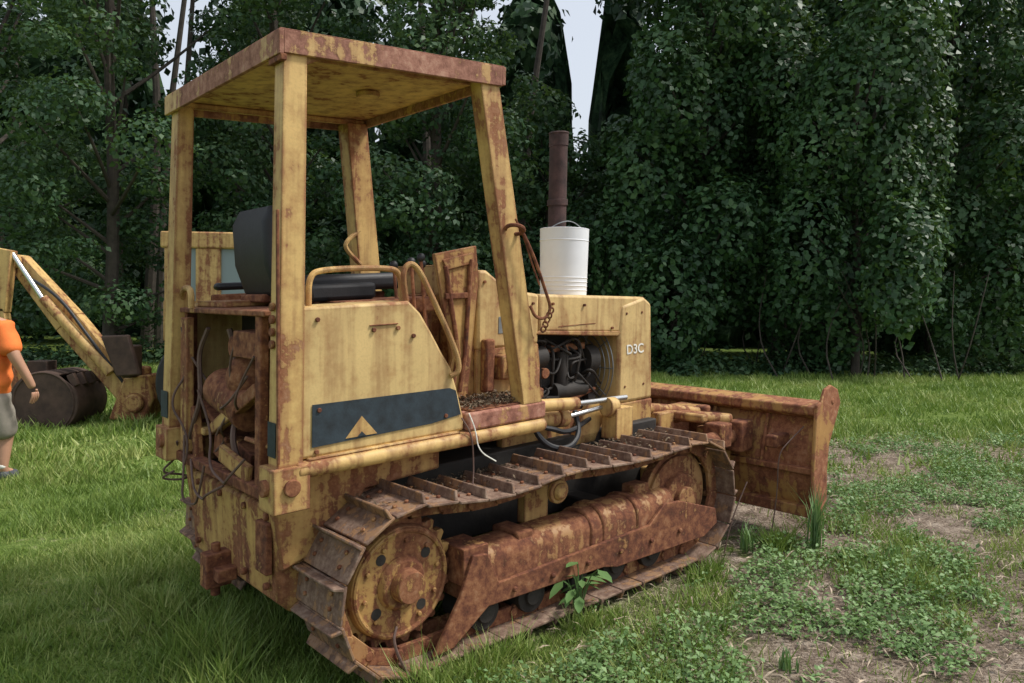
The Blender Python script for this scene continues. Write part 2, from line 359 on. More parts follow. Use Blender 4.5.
# ---- ROPS canopy
ro=D('canopy_posts',M_yel,.010)
def post(b0,b1,t0,t1,z0,z1):
    (x0,x1,y0,y1)=b0+b1; (a0,a1,c0,c1)=t0+t1
    v=[(x0,y0,z0),(x1,y0,z0),(x1,y1,z0),(x0,y1,z0),(a0,c0,z1),(a1,c0,z1),(a1,c1,z1),(a0,c1,z1)]
    ro.add(v,[(3,2,1,0),(4,5,6,7),(0,1,5,4),(1,2,6,5),(2,3,7,6),(3,0,4,7)])
post((-.53,-.42),(-.71,-.615),(-.51,-.41),(-.70,-.615),.86,2.63)
post((-.53,-.43),(.66,.79),(-.51,-.43),(.57,.675),.86,2.63)
post((.735,.86),(-.72,-.63),(.45,.56),(-.70,-.61),1.07,2.63)
post((.65,.80),(.63,.74),(.44,.57),(.56,.68),1.0,2.63)
ro.ext([(-.51,2.63),(-.51,2.50),(-.50,2.50),(-.40,2.58),(-.30,2.63)],-.685,-.675)
ro.box(-.555,-.40,-.735,-.585,.80,.98); ro.box(-.55,-.40,.63,.82,.80,.97)
ro.done()
pr=D('post_rust_seams',M_rust,.003)
pr.box(-.538,-.527,-.722,-.7065,1.0,2.0,('Y',-.6)); pr.box(-.53,-.505,-.72,-.60,2.575,2.60); pr.done()
pb=D('post_pins',M_rust,.004)
for y0,y1,x in ((-.66,-.66,-.575),(.70,.70,-.57)):
    pb.frust((x,y0,.90),(x+.06,y0,.90),.035,n=16); pb.frust((-.48,y0-.09 if y0<0 else y0+.10,.90),(-.48,y0-.04 if y0<0 else y0+.15,.90),.035,n=16)
for z in (1.47,1.52,1.57,1.62): pb.frust((-.54,-.655,z),(-.525,-.655,z),.018,n=12)
pb.done()
rf=D('canopy_roof',M_yel,.012); rf.box(-.52,.575,-.70,.70,2.652,2.69); rf.done()
rf=D('canopy_lip',M_lip,.008)
rf.box(-.535,-.515,-.715,.715,2.60,2.694); rf.box(.57,.59,-.715,.715,2.61,2.694); rf.box(-.515,.57,-.715,-.695,2.605,2.694); rf.box(-.515,.57,.695,.715,2.605,2.694)
rf.box(-.53,.585,-.71,.71,2.695,2.70)
rf.done()
ri=D('canopy_ribs',M_yel,.006); ri.box(-.51,.565,-.60,-.57,2.62,2.651); ri.box(-.51,.565,.57,.60,2.62,2.651); ri.frust((.2,-.1,2.65),(.2,-.1,2.625),.06,n=20); ri.done()
# ---- seat
se=D('seat',M_blk,.03)
se.sg=4
se.ext([(-.27,1.64),(-.33,1.80),(-.345,2.0),(-.31,2.07),(-.25,2.085),(-.235,2.0),(-.24,1.85),(-.19,1.66)],-.12,.29)
se.box(-.20,.42,-.12,.34,1.66,1.745); se.done()
sf=D('seat_base',M_rust,.01); sf.box(-.2,.35,-.04,.34,1.05,1.65); sf.box(-.1,.4,-.44,-.13,1.55,1.62); sf.box(-.35,.35,.5,.56,1.60,1.66); sf.box(-.3,-.15,0,.28,1.62,1.66); sf.done()
sb=D('armrest',M_blk,.02); sb.box(-.32,.2,.54,.62,1.68,1.72); sb.box(-.2,.15,-.30,-.18,1.62,1.70); sb.done()
hr=D('grab_rails',M_yel,0)
hr.tube([(-.36,-.62,1.61),(-.36,-.62,1.74),(-.30,-.62,1.765),(.02,-.62,1.765),(.08,-.62,1.74),(.09,-.62,1.61)],.013,10)
hr.tube([(.09,-.66,1.60),(.05,-.68,1.76),(.12,-.68,1.79),(.22,-.69,1.60),(.32,-.72,1.38),(.34,-.73,1.28),(.30,-.71,1.26)],.013,10)
hr.tube([(.46,-.36,1.10),(.30,-.5,1.35),(.28,-.5,1.5)],.012,8)
hr.tube([(-.50,.40,1.60),(-.50,.40,1.70),(-.48,.60,1.70),(-.46,.66,1.60)],.016,10); hr.tube([(.56,.60,1.80),(.45,.6,1.90),(.47,.6,1.95),(.55,.6,2.0)],.014,8)
hr.done()
lv=D('levers',M_rust,0)
LV=((.20,-.52,1.79),(.28,-.48,1.81),(.34,-.40,1.78),(.24,-.30,1.78))
for x,y,zt in LV: lv.tube([(x+.05,y,1.3),(x+.02,y,1.6),(x,y,zt)],.008,8)
lv.done()
kn=D('lever_knobs',M_blk,0)
for x,y,zt in LV: kn.ball((x,y,zt),.021,8)
kn.done()
dc=D('dash_console',M_yr,.012)
dc.ext([(.44,1.83),(.70,1.87),(.72,1.70),(.66,1.08),(.50,1.08),(.56,1.30)],-.36,-.33)
dc.ext([(.48,1.80),(.67,1.835),(.685,1.78),(.51,1.745)],-.372,-.362); dc.box(.66,.74,-.325,.35,1.06,1.78); dc.box(.60,.66,-.10,.20,1.2,1.62)
dc.done()
dc=D('console_frame',M_rust,.004); dc.tube([(.50,-.37,1.77),(.59,-.37,1.32),(.55,-.37,1.12)],.012,8,0); dc.tube([(.66,-.37,1.80),(.63,-.37,1.3),(.60,-.37,1.12)],.012,8,0)
dc.box(.50,.64,-.378,-.366,1.60,1.63); dc.done()
hd=D('hood',M_pan,.018)
hd.ext([(.72,1.32),(.72,1.745),(.78,1.74),(.93,1.635),(1.15,1.60),(1.15,1.32)],-.355,.355)
hd.ext([(1.15,1.385),(1.15,1.60),(2.03,1.545),(2.03,1.30),(1.80,1.335)],-.352,.352)
hd.done()
hd=D('cowl_side',M_yel,.01)
for s in (-1,1):
    hd.ext([(.72,1.00),(.72,1.325),(1.15,1.325),(1.17,1.20),(1.13,1.0)],s*.352,s*.325); hd.ext([(1.13,1.375),(1.15,1.395),(1.83,1.345),(1.80,1.315)],s*.358,s*.345)
hd.done()
gr=D('radiator_shroud',M_pan,.02); gr.ext([(1.80,.90),(1.80,1.335),(1.82,1.50),(2.02,1.545),(2.09,1.50),(2.12,.90)],-.362,.362); gr.done()
gv=D('front_grille',M_dark,.003)
gv.box(2.095,2.13,-.30,.30,.92,1.48)
gv.done()
gl=D('grille_bars',M_rust,.003)
for i in range(9): gl.box(2.128,2.142,-.30,.30,.95+i*.06,.965+i*.06)
gl.done()
cp=D('cowl_parts',M_yr,.012)
cp.box(.82,.98,-.44,-.36,1.16,1.29); cp.frust((.90,-.44,1.22),(.90,-.47,1.22),.04); cp.box(1.0,1.12,-.41,-.35,1.10,1.20); cp.box(.78,1.16,-.40,-.36,1.02,1.08); cp.box(.74,.80,-.41,-.355,1.1,1.38)
cp.done()
lb=D('data_plate',M_steel,.002); lb.box(.86,.95,-.358,-.356,1.40,1.49); lb.done()
bl=D('hood_bolts',M_rust,.001)
for x,z in ((.78,1.36),(1.1,1.36),(1.1,1.55),(1.25,1.54),(1.5,1.52),(1.74,1.37),(1.86,1.45),(1.86,1.0),(2.03,1.0),(2.0,1.45),(.76,1.68)): bl.frust((x,-.35,z),(x,-.366,z),.008,n=8)
bl.box(1.30,1.60,-.3545,-.353,1.405,1.41); bl.done()
en=D('engine',M_dark,.012)
en.box(.95,1.75,-.22,.22,.72,1.22); en.box(1.0,1.6,-.16,.16,1.22,1.38); en.frust((1.05,-.28,1.22),(1.25,-.28,1.24),.06); en.frust((1.35,-.26,1.02),(1.60,-.26,1.02),.05); en.frust((1.42,-.26,1.0),(1.42,-.26,1.25),.04)
en.box(1.20,1.36,-.31,-.2,.85,1.0); en.frust((1.62,-.22,1.18),(1.70,-.22,1.18),.09); en.frust((1.64,-.2,.95),(1.70,-.2,.95),.07)
for i in range(5): en.tube([(1.08+i*.11,-.2,1.30),(1.10+i*.11,-.30,1.28),(1.12+i*.1,-.29,1.12),(1.2+i*.08,-.24,1.0)],.010,8)
for i in range(22):
    x,z=random.uniform(1.2,1.7),random.uniform(.88,1.3); en.tube([(x,-.24,z),(x+random.uniform(-.1,.1),-.33,z+random.uniform(-.1,.1)),(x+random.uniform(-.2,.2),-.26,z+random.uniform(-.2,.1))],.007,6)
en.done()
en=D('engine_rusty_parts',M_rust,.008)
en.box(1.22,1.62,-.25,-.17,1.25,1.29); en.frust((1.26,-.30,1.14),(1.26,-.24,1.14),.03); en.tube([(1.15,-.25,1.0),(1.4,-.30,.95),(1.7,-.26,1.0)],.012,8); en.done()
fn=D('fan_guard',M_steel,0)
for R in (.10,.14,.18,.22,.26,.29): fn.torus((1.765,-.06,1.12),(1,0,0),R,.004,48,5)
for i in range(10):
    a=2*math.pi*i/10; fn.tube([(1.765,-.06,1.12),(1.765,-.06+.29*math.cos(a),1.12+.29*math.sin(a))],.004,5)
fn.done()
en=D('chassis_rail',M_yr,.01)
for s in (-1,1): en.box(.9,2.12,s*.36,s*.30,.70,.90); 
en.box(1.0,1.2,-.40,-.3,.86,.98); en.done()
hy=D('lift_cylinders',M_yel,.004)
hy.frust((.86,-.50,1.02),(1.30,-.52,.985),.035,n=20); hy.frust((.84,-.43,.93),(1.22,-.44,.905),.045,n=20); hy.frust((1.22,-.44,.905),(1.29,-.44,.90),.052,n=20)
hy.frust((1.55,-.50,.93),(1.62,-.50,.925),.055,n=20); hy.box(1.58,1.72,-.56,-.44,.74,.92); hy.ext([(1.35,.72),(1.55,.72),(1.68,.94),(1.50,.96)],-.42,-.38); hy.done()
hy=D('hydraulic_rods',M_chrome,0); hy.frust((1.29,-.44,.90),(1.60,-.47,.93),.014,n=16); hy.frust((1.30,-.52,.985),(1.75,-.47,.96),.016,n=16); hy.done()
hs=D('hydraulic_hoses',M_blk,0); hs.tube([(1.02,-.42,.98),(1.05,-.50,.80),(1.2,-.55,.74),(1.35,-.5,.80),(1.38,-.42,.92)],.016,8); hs.tube([(.95,-.40,.9),(1.1,-.52,.88),(1.25,-.5,.82),(1.5,-.42,.86)],.014,8)
hs.done()
ex=D('exhaust_stack',M_stack,.003)
ex.frust((1.70,.11,1.55),(1.70,.11,2.52),.058,n=28); ex.frust((1.70,.11,2.14),(1.70,.11,2.18),.066,n=28); ex.torus((1.70,.11,2.60),(0,0,1),.058,.008,28,8); ex.frust((1.70,.11,2.52),(1.70,.11,2.60),.062,n=28,caps=False)
ex.done()
cn=D('lift_cable',M_rust,0)
cn.tube([(.66,-.745,1.95),(.70,-.76,1.88),(.76,-.77,1.76),(.82,-.775,1.62),(.86,-.77,1.54),(.83,-.765,1.49),(.77,-.755,1.50),(.74,-.75,1.56)],.008,8)
cn.tube([(.64,-.745,1.98),(.69,-.75,1.90),(.73,-.76,1.78),(.78,-.77,1.66)],.005,6)
cn.torus((.645,-.735,1.93),(.4,.3,1),.045,.010,20,8)
for i in range(5): cn.torus((.86-.012*i,-.77,1.53-.022*i),(1,.2,.1) if i%2 else (.1,1,.2),.015,.005,12,6)
cn.done()
# ---- blade
bd=D('blade',M_blade,.006)
back=[(2.93,.80),(2.87,.68),(2.83,.52),(2.825,.36),(2.86,.22),(2.91,.12)]
bd.ext(back+[(x+.035,z) for x,z in reversed(back)],-1.10,1.10); bd.done()
bt=D('blade_top_channel',M_blade,.01); bt.ext([(2.80,.775),(2.80,.83),(2.95,.85),(2.97,.80),(2.87,.74)],-1.10,1.10); bt.done()
bt=D('blade_ribs',M_blade,.008); bt.box(2.79,2.85,-1.10,1.10,.40,.44); bt.box(2.82,2.90,-1.1,1.1,.12,.19)
for yy in (-.72,-.30,.30,.72): bt.ext([(2.79,.42),(2.86,.75),(2.90,.72),(2.86,.42)],yy-.012,yy+.012)
bt.done()
ep=D('blade_end_plates',M_blade,.008)
for s in (-1,1): ep.ext([(2.77,.845),(2.82,.86),(2.86,.935),(2.93,.955),(3.01,.92),(3.05,.83),(2.99,.70),(2.93,.58),(2.915,.42),(2.925,.24),(2.86,.10),(2.74,.10),(2.77,.22),(2.75,.45)],s*1.10,s*1.125)
ep.frust((2.95,-1.10,.85),(2.95,-1.13,.85),.02); ep.done()
cf=D('push_frame',M_yr,.012)
for s in (-1,1): cf.box(1.95,2.76,s*.42,s*.52,.36,.50); cf.box(2.55,2.80,s*.38,s*.56,.52,.66)
cf.box(2.30,2.42,-.5,.5,.36,.48); cf.box(2.12,2.5,-.14,.14,.50,.74); cf.box(2.15,2.30,-.40,-.2,.60,.80); cf.box(2.42,2.80,-.30,-.06,.68,.76)
cf.frust((2.30,-.26,.76),(2.70,-.55,.70),.04,n=20); cf.frust((2.12,.26,.76),(2.74,.70,.72),.04,n=20)
cf.box(2.30,2.36,-.62,-.30,.74,.79); cf.frust((2.05,-.30,.84),(2.62,-.34,.74),.035,n=16); cf.done()
cf=D('push_frame_blocks',M_rust,.012); cf.box(2.62,2.82,-.44,-.26,.50,.72); cf.box(2.50,2.62,-.62,-.48,.54,.70); cf.frust((2.66,-.35,.70),(2.66,-.35,.78),.05); cf.box(2.68,2.84,-.9,-.82,.56,.64)
cf.frust((2.2,-.55,.60),(2.75,-.58,.60),.05,n=20); cf.box(2.66,2.8,-.66,-.54,.5,.70); cf.done()
fc=bpy.data.curves.new('model_decal','FONT'); fc.body='D3C'; fc.size=.082; fc.extrude=.001; fc.offset=.001; fc.materials.append(M_text)
to=bpy.data.objects.new('model_decal',fc); COL.objects.link(to); to.parent=DZ; to.location=(1.865,-.3645,1.20+SL*1.86); to.rotation_euler=(math.radians(90),math.radians(-3.8),0)
BK=empty('plastic_bucket',(OX,OY,0),math.atan2(FY,FX))
b=Part('bucket_body',M_white,BK,.002,0)
bz=1.575+SL*1.57; bc=(1.57,-.1)
b.frust((*bc,bz),(*bc,bz+.40),.142,.150,n=48)
for z in (.33,.40): b.torus((*bc,bz+z-.0),(0,0,1),.1475,.004,48,6)
for z in (.03,.055,.08,.105): b.torus((*bc,bz+z),(0,0,1),.1425+z*.02,.003,48,6)
b.done()
b=Part('bucket_handle',M_steel,BK,0,0); b.tube([(bc[0]-.11,bc[1]+.10,bz+.36),(bc[0]-.07,bc[1]-.02,bz+.44),(bc[0]+.06,bc[1]-.02,bz+.46),(bc[0]+.11,bc[1]-.10,bz+.36)],.003,6); b.done()
def smoothf(P):
    x,y,z=P[:,0],P[:,1],P[:,2]
    v=np.sin(x*1.1+z*.7)*np.sin(z*1.3-x*.4+1)+.7*np.sin(x*2.7+y*1.9)*np.sin(z*2.3+y+2)+.5*np.sin(x*5.3-z*3.1)*np.sin(z*4.9+x*1.7+y*4)
    return np.clip(.5+.30*v,0,1)
def rawmesh(name,mat,V,k,n,parent=None,rnd=None):
    me=bpy.data.meshes.new(name); me.vertices.add(len(V)); me.vertices.foreach_set('co',V.astype(np.float32).ravel())
    me.loops.add(n*k); me.loops.foreach_set('vertex_index',np.arange(n*k,dtype=np.int32))
    me.polygons.add(n); me.polygons.foreach_set('loop_start',np.arange(0,n*k,k,dtype=np.int32))
    try: me.polygons.foreach_set('loop_total',np.full(n,k,dtype=np.int32))
    except Exception: pass
    me.update(calc_edges=True)
    a=me.attributes.new('rnd','FLOAT','FACE'); a.data.foreach_set('value',(rng.random(n) if rnd is None else rnd).astype(np.float32))
    me.materials.append(mat); o=bpy.data.objects.new(name,me); COL.objects.link(o)
    if parent: o.parent=parent
    return o
def scatter(name,mat,pos,nrm,size,width=.6,parent=None,sf=True):
    pos=np.asarray(pos,float); n=len(pos); nrm=np.asarray(nrm,float); nrm=nrm/(np.linalg.norm(nrm,axis=1,keepdims=True)+1e-9)
    r=rng.normal(size=(n,3)); t=np.cross(nrm,r); t/=np.linalg.norm(t,axis=1,keepdims=True)+1e-9; b=np.cross(nrm,t)
    s=np.asarray(size).reshape(-1,1)*np.ones((n,1)); w=s*width*.5
    V=np.empty((n,4,3)); V[:,0]=pos-t*s*.5; V[:,1]=pos+b*w-t*s*.05+nrm*s*.08; V[:,2]=pos+t*s*.5-nrm*s*.12; V[:,3]=pos-b*w-t*s*.05+nrm*s*.08
    return rawmesh(name,mat,V.reshape(-1,3),4,n,parent,.5*rng.random(n)+.5*smoothf(pos))
M_deb=plain('dry_debris',(.15,.11,.07),.9,0,.5,60)
n=900; px=rng.uniform(.42,.84,n); py=rng.uniform(-.70,-.42,n)
P1=np.stack([px,py,1.09+rng.random(n)*.02+SL*px],1)
n=800; px=rng.uniform(-.1,1.9,n); py=-.53-rng.random(n)**1.8*.3
P2=np.stack([px,py,.755+rng.random(n)*.01+SL*px-.02*np.sin(px*1.6)],1)
PP=np.concatenate([P1,P2]); scatter('leaf_litter',M_deb,PP,rng.normal(size=(len(PP),3))*.5+[0,0,1],rng.uniform(.012,.035,len(PP)),.35,DZ)
# ================================================================= GROUND
gx=np.concatenate([np.linspace(-400,-14,14)[:-1],np.linspace(-14,16,121),np.linspace(16,400,14)[1:]])
gy=np.concatenate([np.linspace(-200,-3,10)[:-1],np.linspace(-3,26,117),np.linspace(26,500,14)[1:]])
GX,GY=np.meshgrid(gx,gy); GZ=gz(GX,GY)+.012*np.sin(GX*2.1+1)*np.sin(GY*1.7)*(np.abs(GX)<14)*.6-.006
V=np.stack([GX.ravel(),GY.ravel(),GZ.ravel()],1); nx=len(gx); ny=len(gy)
F=[(j*nx+i,j*nx+i+1,(j+1)*nx+i+1,(j+1)*nx+i) for j in range(ny-1) for i in range(nx-1)]
me=bpy.data.meshes.new('ground'); me.from_pydata(V.tolist(),[],F); me.polygons.foreach_set('use_smooth',[True]*len(F)); me.materials.append(M_ground)
COL.objects.link(bpy.data.objects.new('ground',me))
def fn_(X,Y,s,k=0):
    return (np.sin(X*s*1.3+k)*np.sin(Y*s*1.1+2*k+1)+np.sin((X+Y)*s*.8+3*k)*np.sin((X-Y*.7)*s*1.7+k)+.6*np.sin(X*s*3.1+Y*s*2.3+k)*np.sin(Y*s*3.7-X*s))/2.6
def wornf(X,Y):
    w=np.clip((X+.35)*.8,0,1)*np.clip((10.0-Y)*.35,0,1)
    rut=np.exp(-((Y-(7.6+.45*(X-3)))/.4)**2)*(X>2.5)*(X<9)+.9*np.exp(-((Y-(9.6+.5*(X-3)))/.3)**2)*(X>3)*(X<10)
    return np.clip(w*.9+rut,0,1)
def loc(X,Y): return (X-OX)*FX+(Y-OY)*FY, -(X-OX)*FY+(Y-OY)*FX
def blades(n,y0,y1,h0,h1,wd,density_worn=.15,pw=1.,edge=False):
    if edge:   # longer uncut grass hugging the tracks
        lx=rng.uniform(-.75,2.7,n); ly=np.where(rng.random(n)<.6,-.97-np.abs(rng.normal(size=n))*.07,.97+np.abs(rng.normal(size=n))*.10)
        k=rng.random(n)<.25; lx=np.where(k,-.5-np.abs(rng.normal(size=n))*.12,lx); ly=np.where(k,rng.uniform(-1,1,n),ly)
        X=OX+lx*FX-ly*FY; Y=OY+lx*FY+ly*FX
        kk=(fn_(X,Y,4.5,6)>-.12); X,Y=X[kk],Y[kk]
    else:
        Y=y0+(y1-y0)*rng.random(n)**pw; X=rng.uniform(-1,1,n)*(Y*.70+.8)
        w=wornf(X,Y); nn=fn_(X,Y,1.4)+.8*fn_(X,Y,4.2,2)
        keep=rng.random(n)<np.where(w>.05,np.clip(1-w*(1.0-density_worn)-.7*w*nn,0.02,1),np.clip(1+1.1*fn_(X,Y,3.3,8),.3,1))
        lx,ly=loc(X,Y)
        keep&=~((lx>-.1)&(lx<2.1)&(np.abs(np.abs(ly)-.73)<.2))
        X,Y=X[keep],Y[keep]
    m=len(X)
    patch=np.clip(.95+1.1*fn_(X,Y,2.3,5)+.6*fn_(X,Y,7,2),.3,2.4)
    h=rng.uniform(h0,h1,m)*patch; a=rng.uniform(0,2*np.pi,m); ln=rng.uniform(.1,1.2,m)*h; b=rng.uniform(0,2*np.pi,m)
    Z=gz(X,Y)-.01
    V=np.empty((m,3,3)); c,s=np.cos(a)*wd,np.sin(a)*wd
    V[:,0]=np.stack([X-c,Y-s,Z],1); V[:,1]=np.stack([X+c,Y+s,Z],1); V[:,2]=np.stack([X+ln*np.cos(b),Y+ln*np.sin(b),Z+h],1)
    rnd=np.clip(rng.random(m)*.6+.3*fn_(X,Y,.9,4)+.25*fn_(X,Y,3.1,1)+.24,0,1)
    return V.reshape(-1,3),m,rnd
vs=[blades(190000,2.2,7.5,.03,.095,.0045,.08,.8),blades(115000,7,19,.05,.12,.012,.15,1.),blades(9000,0,0,.06,.17,.005,edge=True)]
rawmesh('grass',M_grass,np.concatenate([v[0] for v in vs]),3,sum(v[1] for v in vs),None,np.concatenate([v[2] for v in vs]))
n=9500; Y=2.2+7*rng.random(n)**1.0; X=-.45+rng.uniform(0,1,n)*(Y*.70+1.2)
nn=fn_(X,Y,1.8,7)+.7*fn_(X,Y,5,3); lx,ly=loc(X,Y)
k=(nn>.06)&(wornf(X,Y)>.1)&~((lx>-.1)&(lx<2.1)&(ly>-.9)&(ly<.9)); X,Y=X[k],Y[k]; m=len(X); L=15
hh=rng.uniform(.02,.13,m)
off=rng.normal(size=(m,L,3))*[.035,.035,0]; zz=rng.random((m,L))*hh[:,None]
P=np.stack([X[:,None]+off[:,:,0],Y[:,None]+off[:,:,1],gz(X,Y)[:,None]+zz],2).reshape(-1,3)
scatter('weeds',M_weed,P,rng.normal(size=(m*L,3))*.45+[0,0,1],rng.uniform(.014,.038,m*L),.62)
n=7000; X=rng.uniform(-.4,6,n); Y=rng.uniform(2.2,9,n)
k=(wornf(X,Y)>.1); X,Y=X[k],Y[k]
scatter('dead_straw',plain('straw',(.36,.29,.21),.9,0,.6,30),np.stack([X,Y,gz(X,Y)+.012+.02*rng.random(len(X))],1),rng.normal(size=(len(X),3))*.25+[0,0,1],rng.uniform(.03,.13,len(X)),.08)
def broad_plant(name,x,y,n,L,h,mat,spread):
    E=empty(name,(x,y,float(gz(x,y)))); V=[];F=[];k=0
    p=Part('leaves',mat,E,0,0); st=Part('stems',mat,E,0,0)
    for i in range(n):
        a=random.uniform(0,6.28); r0=random.uniform(.1,1)*spread; hz=random.uniform(.35,1)*h
        c=Vector((math.cos(a)*r0,math.sin(a)*r0,hz)); st.tube([(0,0,0),(c.x*.5,c.y*.5,hz*.8),tuple(c)],.003,5,2)
        d=Vector((math.cos(a),math.sin(a),random.uniform(-.5,.2))).normalized(); s=Vector((-math.sin(a),math.cos(a),0)); l=L*random.uniform(.6,1)
        P=[c,c+d*l*.3+s*l*.24,c+d*l*.7+s*l*.17-Vector((0,0,l*.06)),c+d*l-Vector((0,0,l*.16)),c+d*l*.7-s*l*.17-Vector((0,0,l*.06)),c+d*l*.3-s*l*.24]
        mid=[c+d*l*.3-Vector((0,0,l*.05)),c+d*l*.7-Vector((0,0,l*.1))]
        p.add([tuple(q) for q in P+mid],[(0,1,6),(1,2,7,6),(2,3,7),(3,4,7),(4,5,6,7),(5,0,6)])
    for q in (p,st):
        o=q.done(); a_=o.data.attributes.new('rnd','FLOAT','FACE'); a_.data.foreach_set('value',[.3]*len(o.data.polygons))
broad_plant('pokeweed_plant',.36,3.98,26,.12,.32,M_weed,.18)
broad_plant('pokeweed_plant.001',1.05,4.9,9,.08,.15,M_weed,.1)
def tuft(name,x,y,n,h):
    V=[];R=[]
    for i in range(n):
        a=random.uniform(0,6.28); hh=h*random.uniform(.5,1); l=hh*random.uniform(.1,.55); r=random.uniform(0,.05)
        bx,by=x+r*math.cos(a*3),y+r*math.sin(a*3); w=.006; z=float(gz(x,y))
        px,py=-math.sin(a)*w,math.cos(a)*w
        m=(bx+l*.35*math.cos(a),by+l*.35*math.sin(a),z+hh*.65); t=(bx+l*math.cos(a),by+l*math.sin(a),z+hh)
        V+=[(bx-px,by-py,z),(bx+px,by+py,z),(m[0]+px*.8,m[1]+py*.8,m[2]),(m[0]-px*.8,m[1]-py*.8,m[2])]
        V+=[(m[0]-px*.8,m[1]-py*.8,m[2]),(m[0]+px*.8,m[1]+py*.8,m[2]),(t[0]+px*.1,t[1]+py*.1,t[2]),(t[0]-px*.1,t[1]-py*.1,t[2])]
    rawmesh(name,M_weed,np.array(V),4,len(V)//4)
tuft('grass_tuft',1.86,4.86,50,.40); tuft('grass_tuft.001',-.55,4.95,20,.3); tuft('grass_tuft.002',1.2,3.4,24,.10); tuft('grass_tuft.003',1.45,4.85,24,.2); tuft('grass_tuft.004',2.2,4.6,26,.14); tuft('grass_tuft.005',.9,2.9,26,.12)
# ================================================================= TREES
def shell(C,R,SC,dens,jit,lumpy):
    C=np.array(C);R=np.array(R);SC=np.array(SC); Ps=[];Ns=[]
    for i in range(len(C)):
        sc=SC[i]*R[i]; area=4*math.pi*R[i]**2*(SC[i][2]+.5)/1.5
        k=int(area*dens); d=rng.normal(size=(k,3)); d/=np.linalg.norm(d,axis=1,keepdims=True)
        ph=C[i]*3.7
        lump=1+lumpy*(np.sin(d[:,0]*6+ph[0])*np.sin(d[:,1]*6+ph[1])+.6*np.sin(d[:,2]*9+ph[2]+d[:,0]*5))
        p=C[i]+d*sc*(lump*(1-jit*rng.random(k)))[:,None]
        q=(p[:,None,:]-C[None])/(SC*R[:,None])[None]; inside=((q**2).sum(2)<.5); inside[:,i]=False
        ok=~inside.any(1)&(p[:,2]>.02)
        p,d=p[ok],d[ok]; Ps.append(p); Ns.append(d/SC[i]*.9+rng.normal(size=(len(p),3))*.45+[0,-.05,.35])
    return np.concatenate(Ps),np.concatenate(Ns)
def tree(name,x,y,H,R,clumps,lsz,dens,low,trunk,lean,mat,vine=False,low_at=None):
    E=empty(name,(x,y,float(gz(x,y))-.05))
    tr=Part('trunk',M_bark,E,0,0)
    tr.tube([(0,0,-.2),(lean*.2+.1,.05,H*.3),(lean*.5-.1,-.1,H*.6),(lean,random.uniform(-.4,.4),H*.9)],[trunk,trunk*.35],10,2)
    C=[];Rr=[];SC=[]
    for i in range(clumps):
        z=low+(H-low)*(i+rng.random())/clumps; f=(z-low)/(H-low); a=rng.uniform(0,2*math.pi)
        if vine:
            rad=R*rng.uniform(.25,1.0); r=rng.uniform(.45,1.15); sc=(1,1,rng.uniform(1.0,1.9)); c=(lean*f+rad*math.cos(a),rad*.8*math.sin(a),z)
        else:
            rad=R*(.45+.6*math.sin(math.pi*min(1,f*.85+.12)))*rng.uniform(.3,1.05); r=rng.uniform(.32,.85); sc=(1.1,1.1,rng.uniform(.55,.8)); c=(lean*f+rad*math.cos(a),rad*.8*math.sin(a),z)
        q=(x+c[0])/(y+c[1])
        if (abs(q+.412)<.035 and z>5.9) or (abs(q-.085)<.045 and z>5.3) or (abs(q+.17)<.022 and z>5.0): continue
        C.append(c); Rr.append(r);SC.append(sc)
    nb=len(C)
    for i in range(min(24,nb)):
        j=i*nb//min(24,nb); c=C[j]; z0=max(.6,c[2]*.72); f=z0/H
        tr.tube([(lean*f,0,z0),(c[0]*.5+lean*.3,c[1]*.5,c[2]*.85),tuple(c)],[trunk*.34,.012],6,2)
    if low_at:
        for i in range(12):
            xx=rng.uniform(-R*1.1,R*1.1); tr.tube([(xx,rng.uniform(-1,.3),-.1),(xx+rng.uniform(-.5,.5),rng.uniform(-1,.3),.9),(xx+rng.uniform(-1.1,1.1),rng.uniform(-1,.3),2.4)],[.022,.007],5,2)
    tr.done()
    P,Nn=shell(C,Rr,SC,dens,.24 if vine else .42,.15 if vine else .16)
    scatter('crown',mat,P,Nn,rng.uniform(.6,1.25,len(P))*lsz,.7,E)
    return len(P)
tree('vine_covered_tree',4.3,19.4,11.5,2.1,46,.17,95,1.1,.13,.3,M_leafA,True,1)
tree('vine_covered_tree.001',7.6,17.9,7.4,2.0,40,.16,105,1.3,.10,-.3,M_leafA,True,1)
tree('vine_covered_tree.002',10.6,20.6,12,2.6,54,.17,85,.4,.14,.2,M_leafA,True)
tree('vine_covered_tree.003',15.2,23.0,11,2.8,44,.19,75,.4,.2,0,M_leafA,True)
tree('vine_covered_tree.004',7.2,22.0,13,2.6,40,.19,70,3.0,.2,0,M_leafA,True)
tree('maple_tree',.9,20.5,6.4,1.6,48,.15,110,.8,.12,0,M_leafB)
tree('maple_tree.001',-1.9,18.8,12,2.2,85,.14,100,1.8,.17,.2,M_leafB)
tree('maple_tree.002',-5.4,19.5,12,2.5,84,.14,95,1.4,.17,-.5,M_leafB)
tree('maple_tree.003',-9.0,18.0,12,2.6,92,.13,95,1.0,.17,.3,M_leafB)
tree('maple_tree.004',-13.2,20.5,12,2.9,80,.16,80,.6,.2,0,M_leafB)
WD=empty('distant_trees')
def gapn(X,Y):
    u_=X*24/Y
    return max(math.exp(-((u_-1.95)/.60)**2)*1.0,math.exp(-((u_+9.9)/.5)**2)*.95,math.exp(-((u_+4.1)/.35)**2)*.8,math.exp(-((u_-13.6)/.35)**2)*.6)
Ps=[];Ns=[]
